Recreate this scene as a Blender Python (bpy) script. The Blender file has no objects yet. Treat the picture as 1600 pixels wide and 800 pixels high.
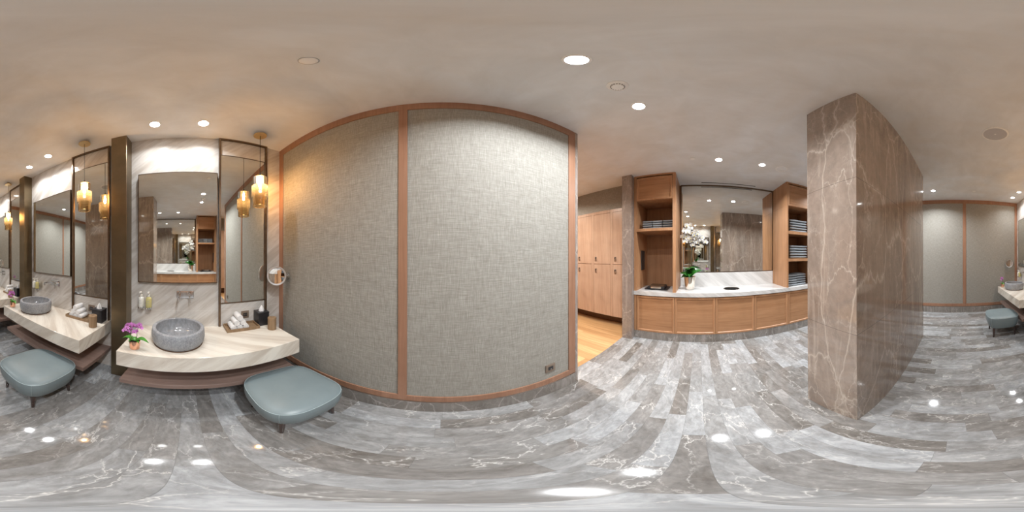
import bpy, bmesh, math, random
from mathutils import Vector, Matrix
PI = math.pi
random.seed(7)
S = bpy.context.scene
COL = S.collection

# ---------------------------------------------------------------- camera
YAW, PITCH, ROLL = math.radians(-24.4557), math.radians(0.1543), math.radians(-0.0505)
Rm = Matrix.Rotation(YAW, 3, 'Z') @ Matrix.Rotation(PITCH, 3, 'X') @ Matrix.Rotation(ROLL, 3, 'Y')
cd = bpy.data.cameras.new('camera')
cd.type = 'PANO'
try:
    cd.panorama_type = 'EQUIRECTANGULAR'
except Exception:
    pass
try:
    cd.cycles.panorama_type = 'EQUIRECTANGULAR'
except Exception:
    pass
cd.clip_start = 0.01
cam = bpy.data.objects.new('camera', cd)
COL.objects.link(cam)
rt, fw, up = Rm @ Vector((1, 0, 0)), Rm @ Vector((0, 1, 0)), Rm @ Vector((0, 0, 1))
M = Matrix((rt, up, -fw)).transposed().to_4x4()
M.translation = Vector((0, 0, 1.55))
cam.matrix_world = M
S.camera = cam

# ---------------------------------------------------------------- world, exposure
w = bpy.data.worlds.new('world'); S.world = w; w.use_nodes = True
w.node_tree.nodes['Background'].inputs[0].default_value = (0.02, 0.02, 0.02, 1)
w.node_tree.nodes['Background'].inputs[1].default_value = 0.0
S.view_settings.view_transform = 'Standard'
S.view_settings.look = 'None'
S.view_settings.exposure = 0.32
S.view_settings.gamma = 1
S.view_settings.use_curve_mapping = False
S.cycles.max_bounces = 14
S.cycles.diffuse_bounces = 8
S.cycles.glossy_bounces = 9
S.cycles.transparent_max_bounces = 12
S.cycles.sample_clamp_indirect = 4.0
S.cycles.caustics_reflective = False
S.cycles.caustics_refractive = False
S.cycles.use_denoising = True

DOWN_W = 23.5          # one ceiling downlight
COOL = (0.94, 0.975, 1.0)
NEUT = (0.95, 0.98, 1.0)
WARM = (1.0, 0.78, 0.55)
PENDC = (1.0, 0.66, 0.36)     # pendant bulbs

# ---------------------------------------------------------------- main dimensions
H = 3.079
YP = 1.1045      # big woven wall
XV = -1.73       # vanity wall
YB = -4.284      # far woven wall
XC = 2.66        # cabinet fronts
XM = 3.28        # cabinet wall
MOD = -1.785     # pitch of the vanity modules

# ---------------------------------------------------------------- node helpers
def newmat(name):
    m = bpy.data.materials.new(name); m.use_nodes = True
    nt = m.node_tree
    return m, nt, nt.nodes['Principled BSDF']
def N(nt, t, **kw):
    n = nt.nodes.new(t)
    for k, v in kw.items():
        if k in ('op', 'operation'): n.operation = v
        else: setattr(n, k, v)
    return n
def L(nt, a, b): nt.links.new(a, b)
def setin(n, name, v): n.inputs[name].default_value = v
def math_(nt, op, a, b=None, c=None):
    n = nt.nodes.new('ShaderNodeMath'); n.operation = op
    for i, v in enumerate((a, b, c)):
        if v is None: continue
        if isinstance(v, (int, float)): n.inputs[i].default_value = v
        else: L(nt, v, n.inputs[i])
    return n.outputs[0]
def objco(nt):
    return N(nt, 'ShaderNodeTexCoord').outputs['Object']
def mapping(nt, vec, loc=(0,0,0), rot=(0,0,0), scale=(1,1,1)):
    n = N(nt, 'ShaderNodeMapping'); L(nt, vec, n.inputs[0])
    n.inputs['Location'].default_value = loc; n.inputs['Rotation'].default_value = rot
    n.inputs['Scale'].default_value = scale
    return n.outputs[0]
def noise(nt, vec, scale=5, detail=4, rough=0.55, dist=0.0):
    n = N(nt, 'ShaderNodeTexNoise'); L(nt, vec, n.inputs['Vector'])
    setin(n, 'Scale', scale); setin(n, 'Detail', detail); setin(n, 'Roughness', rough); setin(n, 'Distortion', dist)
    return n.outputs['Fac']
def ramp(nt, fac, stops):
    n = N(nt, 'ShaderNodeValToRGB'); L(nt, fac, n.inputs[0])
    e = n.color_ramp.elements
    while len(e) > 1: e.remove(e[-1])
    for i, (p, c) in enumerate(stops):
        if not isinstance(c, (tuple, list)): c = (c, c, c)
        if i == 0: e[0].position = p; e[0].color = (*c, 1)
        else:
            q = e.new(p); q.color = (*c, 1)
    return n.outputs['Color']
def mix(nt, fac, a, b, mode='MIX'):
    n = N(nt, 'ShaderNodeMixRGB', blend_type=mode)
    for i, v in enumerate((fac, a, b)):
        if isinstance(v, (int, float)): n.inputs[i].default_value = v
        elif isinstance(v, (tuple, list)): n.inputs[i].default_value = (*v, 1)
        else: L(nt, v, n.inputs[i])
    return n.outputs[0]
def bump(nt, p, h, strength=0.2, dist=0.002):
    n = N(nt, 'ShaderNodeBump'); L(nt, h, n.inputs['Height'])
    setin(n, 'Strength', strength); setin(n, 'Distance', dist)
    L(nt, n.outputs[0], p.inputs['Normal'])
def plain(name, col, rough=0.5, metal=0.0, spec=0.5, coat=0.0, var=0.0, vs=20):
    m, nt, p = newmat(name)
    p.inputs['Base Color'].default_value = (*col, 1)
    p.inputs['Roughness'].default_value = rough
    p.inputs['Metallic'].default_value = metal
    p.inputs['Specular IOR Level'].default_value = spec
    p.inputs['Coat Weight'].default_value = coat
    if var:
        f = noise(nt, objco(nt), vs, 4)
        a = tuple(c*(1-var) for c in col); b = tuple(min(1, c*(1+var)) for c in col)
        L(nt, ramp(nt, f, [(0.3, a), (0.7, b)]), p.inputs['Base Color'])
    return m
def sep(nt, vec):
    n = N(nt, 'ShaderNodeSeparateXYZ'); L(nt, vec, n.inputs[0]); return n.outputs
def comb(nt, x, y, z):
    n = N(nt, 'ShaderNodeCombineXYZ')
    for i, v in enumerate((x, y, z)):
        if isinstance(v, (int, float)): n.inputs[i].default_value = v
        else: L(nt, v, n.inputs[i])
    return n.outputs[0]
def wnoise(nt, vec):
    n = N(nt, 'ShaderNodeTexWhiteNoise', noise_dimensions='3D'); L(nt, vec, n.inputs['Vector'])
    return n.outputs['Value']
def veins(nt, vec, scale, width, warp=0.6, wscale=1.5):
    """thin irregular lines: distance to the edge of warped cells"""
    nn = N(nt, 'ShaderNodeTexNoise'); L(nt, vec, nn.inputs['Vector']); setin(nn, 'Scale', wscale); setin(nn, 'Detail', 5); setin(nn, 'Roughness', 0.6)
    s = N(nt, 'ShaderNodeVectorMath', operation='SUBTRACT'); L(nt, nn.outputs['Color'], s.inputs[0]); s.inputs[1].default_value = (.5, .5, .5)
    k = N(nt, 'ShaderNodeVectorMath', operation='SCALE'); L(nt, s.outputs[0], k.inputs[0]); k.inputs['Scale'].default_value = warp
    a = N(nt, 'ShaderNodeVectorMath', operation='ADD'); L(nt, vec, a.inputs[0]); L(nt, k.outputs[0], a.inputs[1])
    v = N(nt, 'ShaderNodeTexVoronoi', feature='DISTANCE_TO_EDGE'); L(nt, a.outputs[0], v.inputs['Vector']); setin(v, 'Scale', scale)
    return ramp(nt, v.outputs['Distance'], [(0.0, 1.0), (width, 0.25), (width*3, 0.0)])

# ---------------------------------------------------------------- materials
def marble_floor():
    m, nt, p = newmat('grey plank marble')
    c = objco(nt); x, y, z = sep(nt, c)
    W, LEN = 0.1135, 0.62
    yy = math_(nt, 'DIVIDE', math_(nt, 'SUBTRACT', y, YP), W)
    row = math_(nt, 'FLOOR', yy); fy = math_(nt, 'FRACT', yy)
    off = wnoise(nt, comb(nt, row, 3.3, 1.7))
    xx = math_(nt, 'ADD', math_(nt, 'DIVIDE', x, LEN), math_(nt, 'MULTIPLY', off, 3.0))
    cid = math_(nt, 'FLOOR', xx); fx = math_(nt, 'FRACT', xx)
    r1 = wnoise(nt, comb(nt, row, cid, 0.5)); r2 = wnoise(nt, comb(nt, row, cid, 9.5))
    v2 = comb(nt, math_(nt, 'ADD', math_(nt, 'ADD', x, math_(nt, 'MULTIPLY', y, 1.2)), math_(nt, 'MULTIPLY', r1, 37.0)), math_(nt, 'ADD', math_(nt, 'SUBTRACT', math_(nt, 'MULTIPLY', y, 2.2), math_(nt, 'MULTIPLY', x, 0.8)), math_(nt, 'MULTIPLY', r2, 23.0)), 0.0)
    n1 = noise(nt, v2, 3.0, 9, 0.68, 0.9)
    n2 = noise(nt, v2, 14.0, 6, 0.65, 0.6)
    base = ramp(nt, r1, [(0.0, (0.16, 0.148, 0.137)), (0.3, (0.225, 0.22, 0.215)), (0.6, (0.265, 0.268, 0.27)), (1.0, (0.325, 0.335, 0.345))])
    base = mix(nt, 0.9, base, ramp(nt, n1, [(0.28, (0.66, 0.63, 0.60)), (0.5, (0.98, 0.98, 0.98)), (0.72, (1.5, 1.5, 1.5))]), 'MULTIPLY')
    base = mix(nt, 0.8, base, ramp(nt, n2, [(0.3, (0.75, 0.75, 0.75)), (0.7, (1.25, 1.25, 1.25))]), 'MULTIPLY')
    ve = veins(nt, v2, 2.2, 0.012, 0.55, 3.0)
    vm = noise(nt, v2, 1.7, 2)
    vf = mix(nt, 1.0, ve, ramp(nt, vm, [(0.40, 0.0), (0.62, 0.85)]), 'MULTIPLY')
    base = mix(nt, vf, base, (0.62, 0.61, 0.59))
    ex = math_(nt, 'MULTIPLY', math_(nt, 'MINIMUM', fx, math_(nt, 'SUBTRACT', 1.0, fx)), LEN)
    ey = math_(nt, 'MULTIPLY', math_(nt, 'MINIMUM', fy, math_(nt, 'SUBTRACT', 1.0, fy)), W)
    edge = math_(nt, 'LESS_THAN', math_(nt, 'MINIMUM', ex, ey), 0.0008)
    base = mix(nt, math_(nt, 'MULTIPLY', edge, 0.5), base, (0.10, 0.10, 0.10))
    L(nt, base, p.inputs['Base Color'])
    p.inputs['Roughness'].default_value = 0.055
    p.inputs['Specular IOR Level'].default_value = 0.6
    return m
def marble_brown(name, dark, light, vein, joints=(), rough=0.07, vs=1.5, flat=True):
    m, nt, p = newmat(name)
    c = objco(nt)
    sc = mapping(nt, c, rot=(0.42, 0.35, 0.2), scale=(1.2, 1.2, 0.42))
    n1 = noise(nt, sc, 2.2, 9, 0.62, 1.2); n2 = noise(nt, c, 16, 8, 0.7, 0.4)
    base = ramp(nt, n1, [(0.3, dark), (0.7, light)])
    base = mix(nt, 0.6, base, ramp(nt, n2, [(0.3, (0.8, 0.8, 0.8)), (0.7, (1.2, 1.2, 1.2))]), 'MULTIPLY')
    v1 = veins(nt, sc, vs*1.2, 0.009, 0.35, 1.8)
    v2 = veins(nt, mapping(nt, c, loc=(4, 2, 1), rot=(0.7, 0.55, 0.1), scale=(1.2, 1.2, 0.4)), vs*2.2, 0.009, 0.3, 4)
    v3 = veins(nt, mapping(nt, c, loc=(1, 7, 3), rot=(0.6, 0.5, 0.9), scale=(1, 1, 0.7)), vs*5, 0.012, 0.22, 7)
    st = noise(nt, mapping(nt, c, loc=(2, 1, 5), rot=(0.28, 0.15, 0.0), scale=(9, 9, 0.8)), 1.0, 7, 0.7, 0.6)
    base = mix(nt, ramp(nt, st, [(0.52, 0.0), (0.75, 0.65)]), base, vein)
    msk = ramp(nt, noise(nt, c, 1.6, 3), [(0.38, 0.05), (0.62, 0.9)])
    base = mix(nt, mix(nt, 1.0, v1, (0.8, 0.8, 0.8), 'MULTIPLY'), base, vein)
    base = mix(nt, mix(nt, 1.0, v2, msk, 'MULTIPLY'), base, vein)
    msk2 = ramp(nt, noise(nt, mapping(nt, c, loc=(5, 5, 5)), 2.5, 3), [(0.42, 0.0), (0.65, 0.45)])
    base = mix(nt, mix(nt, 1.0, v3, msk2, 'MULTIPLY'), base, vein)
    if joints:
        x, y, z = sep(nt, c)
        for j in joints:
            e = math_(nt, 'LESS_THAN', math_(nt, 'ABSOLUTE', math_(nt, 'SUBTRACT', z, j)), 0.0015)
            base = mix(nt, math_(nt, 'MULTIPLY', e, 0.75), base, (0.08, 0.06, 0.05))
    L(nt, base, p.inputs['Base Color'])
    p.inputs['Roughness'].default_value = rough
    p.inputs['IOR'].default_value = 1.75
    return m
def marble_white(name, base_c, streak, rough=0.15, joints=(), amt=1.0):
    m, nt, p = newmat(name)
    c = objco(nt); x, y, z = sep(nt, c)
    al = math_(nt, 'ADD', math_(nt, 'MULTIPLY', y, 0.77), math_(nt, 'MULTIPLY', z, 0.64))
    pe = math_(nt, 'ADD', math_(nt, 'SUBTRACT', math_(nt, 'MULTIPLY', z, 0.77), math_(nt, 'MULTIPLY', y, 0.64)), math_(nt, 'MULTIPLY', x, 0.77))
    v = comb(nt, math_(nt, 'MULTIPLY', al, 0.9), math_(nt, 'MULTIPLY', pe, 5.5), math_(nt, 'MULTIPLY', x, 0.8))
    n1 = noise(nt, v, 1.6, 8, 0.62, 0.5)
    v2 = comb(nt, math_(nt, 'MULTIPLY', al, 2.2), math_(nt, 'MULTIPLY', pe, 26.0), math_(nt, 'MULTIPLY', x, 2.0))
    n2 = noise(nt, v2, 1.5, 5, 0.6, 0.4)
    f1 = ramp(nt, n1, [(0.42, 0.0), (0.62, 0.75*amt), (0.8, 1.0*amt)])
    f2 = ramp(nt, n2, [(0.52, 0.0), (0.75, 0.55*amt)])
    b = mix(nt, f1, base_c, streak)
    b = mix(nt, f2, b, streak)
    for j in joints:
        e = math_(nt, 'LESS_THAN', math_(nt, 'ABSOLUTE', math_(nt, 'SUBTRACT', z, j)), 0.0015)
        b = mix(nt, math_(nt, 'MULTIPLY', e, 0.6), b, (0.85, 0.85, 0.82))
    L(nt, b, p.inputs['Base Color'])
    p.inputs['Roughness'].default_value = rough
    return m
def plaster():
    m, nt, p = newmat('mottled ceiling plaster')
    c = objco(nt)
    n1 = noise(nt, mapping(nt, c, scale=(1.0, 1.6, 1)), 1.3, 5, 0.5, 0.8)
    n2 = noise(nt, mapping(nt, c, loc=(3, 3, 3), scale=(1.2, 0.7, 1)), 4.0, 6, 0.6, 0.5)
    b = ramp(nt, n1, [(0.3, (0.765, 0.765, 0.755)), (0.7, (0.80, 0.84, 0.88))])
    b = mix(nt, 0.5, b, ramp(nt, n2, [(0.35, (0.9, 0.89, 0.87)), (0.65, (1.08, 1.08, 1.08))]), 'MULTIPLY')
    L(nt, b, p.inputs['Base Color'])
    p.inputs['Roughness'].default_value = 0.55
    p.inputs['Specular IOR Level'].default_value = 0.25
    return m
def fabric():
    m, nt, p = newmat('woven linen')
    c = objco(nt)
    a = noise(nt, mapping(nt, c, scale=(14, 14, 420)), 1.0, 2, 0.6)
    b = noise(nt, mapping(nt, c, scale=(420, 420, 14)), 1.0, 2, 0.6)
    s = math_(nt, 'ADD', math_(nt, 'MULTIPLY', a, 0.5), math_(nt, 'MULTIPLY', b, 0.5))
    col = ramp(nt, s, [(0.32, (0.20, 0.188, 0.160)), (0.5, (0.305, 0.293, 0.262)), (0.68, (0.43, 0.42, 0.39))])
    L(nt, col, p.inputs['Base Color'])
    p.inputs['Roughness'].default_value = 0.75
    p.inputs['Specular IOR Level'].default_value = 0.25
    bump(nt, p, s, 0.35, 0.0015)
    return m
def wood(name, a, b, axis='Z', rough=0.38, scale=1.0):
    m, nt, p = newmat(name)
    c = objco(nt)
    st = {'Z': (9, 9, 0.7), 'X': (0.7, 9, 9), 'Y': (9, 0.7, 9)}[axis]
    v = mapping(nt, c, scale=tuple(k*scale for k in st))
    n1 = noise(nt, v, 1.2, 7, 0.6, 0.7)
    n2 = noise(nt, mapping(nt, c, scale=tuple((k*6 if k > 1 else k*2)*scale for k in st)), 1.5, 4, 0.6)
    n3 = noise(nt, c, 2.3, 4, 0.5, 0.6)
    col = ramp(nt, n1, [(0.3, a), (0.7, b)])
    col = mix(nt, 0.55, col, ramp(nt, n2, [(0.3, (0.8, 0.78, 0.76)), (0.7, (1.15, 1.15, 1.15))]), 'MULTIPLY')
    col = mix(nt, 0.5, col, ramp(nt, n3, [(0.3, (0.82, 0.8, 0.78)), (0.7, (1.15, 1.15, 1.15))]), 'MULTIPLY')
    L(nt, col, p.inputs['Base Color'])
    p.inputs['Roughness'].default_value = rough
    p.inputs['Specular IOR Level'].default_value = 0.4
    return m
def wood_floor():
    m, nt, p = newmat('oak floorboards')
    c = objco(nt); x, y, z = sep(nt, c)
    W, LEN = 0.15, 1.6
    xx = math_(nt, 'DIVIDE', x, W); row = math_(nt, 'FLOOR', xx); fx = math_(nt, 'FRACT', xx)
    yy = math_(nt, 'ADD', math_(nt, 'DIVIDE', y, LEN), math_(nt, 'MULTIPLY', wnoise(nt, comb(nt, row, 1.3, 2.2)), 5.0))
    r = wnoise(nt, comb(nt, row, math_(nt, 'FLOOR', yy), 0.4))
    g = noise(nt, comb(nt, math_(nt, 'MULTIPLY', x, 22.0), math_(nt, 'ADD', math_(nt, 'MULTIPLY', y, 1.2), math_(nt, 'MULTIPLY', r, 11.0)), 0.0), 1.0, 5, 0.6, 0.5)
    col = ramp(nt, r, [(0, (0.46, 0.27, 0.125)), (1, (0.63, 0.41, 0.21))])
    col = mix(nt, 0.8, col, ramp(nt, g, [(0.3, (0.75, 0.7, 0.65)), (0.7, (1.2, 1.2, 1.2))]), 'MULTIPLY')
    e = math_(nt, 'LESS_THAN', fx, 0.012)
    col = mix(nt, math_(nt, 'MULTIPLY', e, 0.5), col, (0.15, 0.07, 0.02))
    L(nt, col, p.inputs['Base Color']); p.inputs['Roughness'].default_value = 0.3
    return m
def glassy(name, tint, trans=0.62, rough=0.12):
    """tinted thin glass: part see-through, part scattering, with a sheen"""
    m = bpy.data.materials.new(name); m.use_nodes = True; nt = m.node_tree
    nt.nodes.clear()
    out = N(nt, 'ShaderNodeOutputMaterial')
    tr = N(nt, 'ShaderNodeBsdfTransparent'); tr.inputs[0].default_value = (*tint, 1)
    tl = N(nt, 'ShaderNodeBsdfTranslucent'); tl.inputs[0].default_value = (*tint, 1)
    gl = N(nt, 'ShaderNodeBsdfGlossy'); gl.inputs['Roughness'].default_value = rough
    m1 = N(nt, 'ShaderNodeMixShader'); m1.inputs[0].default_value = 1-trans; L(nt, tr.outputs[0], m1.inputs[1]); L(nt, tl.outputs[0], m1.inputs[2])
    fr = N(nt, 'ShaderNodeFresnel'); fr.inputs[0].default_value = 1.5
    m2 = N(nt, 'ShaderNodeMixShader'); L(nt, fr.outputs[0], m2.inputs[0]); L(nt, m1.outputs[0], m2.inputs[1]); L(nt, gl.outputs[0], m2.inputs[2])
    L(nt, m2.outputs[0], out.inputs[0])
    return m
def emit(name, col, s):
    m = bpy.data.materials.new(name); m.use_nodes = True; nt = m.node_tree; nt.nodes.clear()
    out = N(nt, 'ShaderNodeOutputMaterial'); e = N(nt, 'ShaderNodeEmission')
    e.inputs[0].default_value = (*col, 1); e.inputs[1].default_value = s
    L(nt, e.outputs[0], out.inputs[0]); return m
def stone_basin(name, a, b, rough, sc):
    m, nt, p = newmat(name); c = objco(nt)
    f = noise(nt, c, sc, 6, 0.7); g = noise(nt, mapping(nt, c, scale=(1, 2.5, 1)), 7, 7, 0.65, 1.5)
    col = ramp(nt, f, [(0.3, a), (0.7, b)])
    col = mix(nt, 0.7, col, ramp(nt, g, [(0.35, (0.75, 0.75, 0.77)), (0.7, (1.3, 1.3, 1.3))]), 'MULTIPLY')
    L(nt, col, p.inputs['Base Color']); p.inputs['Roughness'].default_value = rough
    bump(nt, p, f, 0.5 if rough > 0.4 else 0.0, 0.004)
    return m
def cloth(name, a, b, sc=300, bs=0.6):
    m, nt, p = newmat(name); c = objco(nt)
    f = noise(nt, c, sc, 3, 0.6); g = noise(nt, c, 25, 4)
    L(nt, mix(nt, 0.4, ramp(nt, f, [(0.3, a), (0.7, b)]), ramp(nt, g, [(0.3, 0.75), (0.7, 1.15)]), 'MULTIPLY'), p.inputs['Base Color'])
    p.inputs['Roughness'].default_value = 0.95; p.inputs['Specular IOR Level'].default_value = 0.1
    bump(nt, p, f, bs, 0.003)
    return m

MT = {}
MT['floor'] = marble_floor()
MT['brown'] = marble_brown('brown veined marble', (0.215, 0.168, 0.138), (0.345, 0.28, 0.235), (0.54, 0.475, 0.41), joints=(1.03, 2.065))
MT['base'] = marble_brown('grey baseboard marble', (0.13, 0.115, 0.10), (0.27, 0.25, 0.23), (0.45, 0.42, 0.4), rough=0.2, vs=2.5)
MT['jamb'] = marble_brown('grey brown jamb marble', (0.20, 0.16, 0.14), (0.33, 0.29, 0.265), (0.5, 0.45, 0.4), rough=0.2, vs=3)
MT['white'] = marble_white('streaked pale marble', (0.72, 0.695, 0.66), (0.43, 0.375, 0.325), joints=(0.94,), amt=0.8)
MT['counter'] = marble_white('cream counter marble', (0.80, 0.755, 0.67), (0.55, 0.475, 0.395), amt=1.0, rough=0.12)
MT['counter2'] = marble_white('white grey counter marble', (0.66, 0.655, 0.645), (0.42, 0.41, 0.40), amt=0.7, rough=0.12)
MT['plaster'] = plaster()
MT['fabric'] = fabric()
MT['wood'] = wood('reddish oak trim', (0.285, 0.148, 0.09), (0.375, 0.21, 0.138))
MT['woodx'] = wood('reddish oak rail', (0.285, 0.148, 0.09), (0.375, 0.21, 0.138), 'X')
MT['cab'] = wood('cabinet oak', (0.345, 0.172, 0.082), (0.49, 0.272, 0.145))
MT['cabd'] = wood('cabinet oak panel', (0.345, 0.172, 0.082), (0.48, 0.265, 0.138), 'Y')
MT['cabin'] = wood('cabinet interior oak', (0.26, 0.135, 0.07), (0.36, 0.20, 0.11))
MT['shelf'] = wood('pinkish wood shelf', (0.20, 0.135, 0.112), (0.275, 0.19, 0.16), 'Y')
MT['locker'] = wood('locker oak', (0.46, 0.31, 0.225), (0.58, 0.42, 0.32), rough=0.3)
MT['wfloor'] = wood_floor()
MT['kick'] = plain('dark oak plinth', (0.12, 0.065, 0.035), 0.5, var=0.2)
MT['dark'] = plain('black recess', (0.012, 0.01, 0.009), 0.8, var=0.2)
MT['bronze'] = plain('brushed bronze', (0.25, 0.195, 0.125), 0.36, 1.0, var=0.12, vs=6)
MT['bronzed'] = plain('dark bronze', (0.21, 0.15, 0.105), 0.3, 1.0, var=0.15)
MT['chrome'] = plain('chrome', (0.78, 0.79, 0.8), 0.07, 1.0, var=0.03)
MT['satin'] = plain('satin chrome', (0.88, 0.89, 0.90), 0.28, 1.0, var=0.03)
MT['steel'] = plain('brushed steel', (0.42, 0.39, 0.36), 0.3, 1.0, var=0.06)
MT['mirror'] = plain('mirror glass', (0.80, 0.805, 0.77), 0.0, 1.0, var=0.004)
MT['mirrorw'] = plain('cabinet mirror glass', (0.86, 0.86, 0.83), 0.0, 1.0, var=0.004)
MT['leather'] = None
def leather():
    m, nt, p = newmat('blue grey leather'); c = objco(nt)
    f = noise(nt, c, 160, 3); g = noise(nt, c, 5, 3)
    L(nt, ramp(nt, g, [(0.3, (0.165, 0.208, 0.222)), (0.7, (0.19, 0.238, 0.252))]), p.inputs['Base Color'])
    p.inputs['Roughness'].default_value = 0.38; p.inputs['Specular IOR Level'].default_value = 0.45
    bump(nt, p, f, 0.15, 0.001); return m
MT['leather'] = leather()
MT['seam'] = plain('leather piping', (0.36, 0.44, 0.46), 0.4, var=0.08)
MT['legwood'] = plain('dark varnished wood leg', (0.045, 0.025, 0.02), 0.2, var=0.3, coat=0.5)
MT['basin'] = stone_basin('rough grey basin stone', (0.19, 0.20, 0.215), (0.39, 0.405, 0.43), 0.6, 90)
MT['basin_in'] = stone_basin('polished basin inside', (0.22, 0.23, 0.245), (0.33, 0.345, 0.365), 0.12, 40)
MT['brass'] = plain('satin gold', (0.72, 0.55, 0.30), 0.3, 0.85, var=0.06)
MT['amber'] = glassy('amber ribbed glass', (0.90, 0.70, 0.42), 0.88)
MT['amberl'] = glassy('clear amber glass', (0.84, 0.66, 0.40), 0.94)
MT['cord'] = plain('black cord', (0.015, 0.012, 0.01), 0.5, var=0.1)
MT['bulb'] = emit('glowing bulb', PENDC, 520)
MT['lens'] = emit('downlight lens', (1.0, 0.98, 0.95), 30)
MT['whitep'] = plain('white painted metal', (0.90, 0.90, 0.89), 0.4, var=0.03)
MT['speaker'] = plain('grey speaker mesh', (0.52, 0.52, 0.54), 0.6, var=0.06, vs=200)
MT['blackp'] = plain('black leatherette', (0.02, 0.02, 0.024), 0.35, var=0.2)
MT['blackm'] = plain('matt black', (0.03, 0.028, 0.03), 0.55, var=0.2)
MT['towelw'] = cloth('white terry', (0.72, 0.72, 0.72), (0.88, 0.88, 0.88))
MT['towelg'] = cloth('grey terry', (0.20, 0.225, 0.25), (0.36, 0.39, 0.42))
MT['tan'] = wood('tan leather weave', (0.24, 0.155, 0.085), (0.33, 0.225, 0.135), 'Z', 0.5, 3)
MT['copper'] = plain('polished copper', (0.90, 0.50, 0.34), 0.16, 1.0, var=0.05)
MT['leaf'] = plain('orchid leaf green', (0.06, 0.24, 0.03), 0.32, var=0.3)
MT['leafd'] = plain('dark orchid leaf', (0.018, 0.10, 0.012), 0.28, var=0.3)
MT['stem'] = plain('orchid stem', (0.13, 0.10, 0.045), 0.5, var=0.3)
MT['purple'] = plain('magenta petal', (0.55, 0.20, 0.52), 0.55, var=0.35, vs=60)
MT['purpled'] = plain('dark magenta lip', (0.30, 0.02, 0.18), 0.5, var=0.2)
MT['wpetal'] = plain('white petal', (0.60, 0.60, 0.59), 0.55, var=0.06)
MT['ylip'] = plain('yellow orchid lip', (0.75, 0.60, 0.18), 0.5, var=0.2)
MT['silver'] = plain('pale champagne metal', (0.86, 0.80, 0.72), 0.13, 1.0, var=0.04)
MT['lotionw'] = plain('white bottle plastic', (0.80, 0.80, 0.75), 0.3, var=0.02)
MT['lotiony'] = plain('yellow shower gel', (0.62, 0.57, 0.25), 0.15, var=0.05)
MT['print'] = plain('grey label print', (0.32, 0.34, 0.33), 0.5, var=0.05)
MT['tissue'] = plain('tissue paper', (0.86, 0.86, 0.86), 0.9, var=0.05, vs=60)
MT['brownp'] = plain('bronze socket plate', (0.27, 0.21, 0.165), 0.35, 0.5, var=0.08)
MT['soil'] = plain('bark mulch', (0.05, 0.03, 0.02), 0.9, var=0.5, vs=90)

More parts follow.
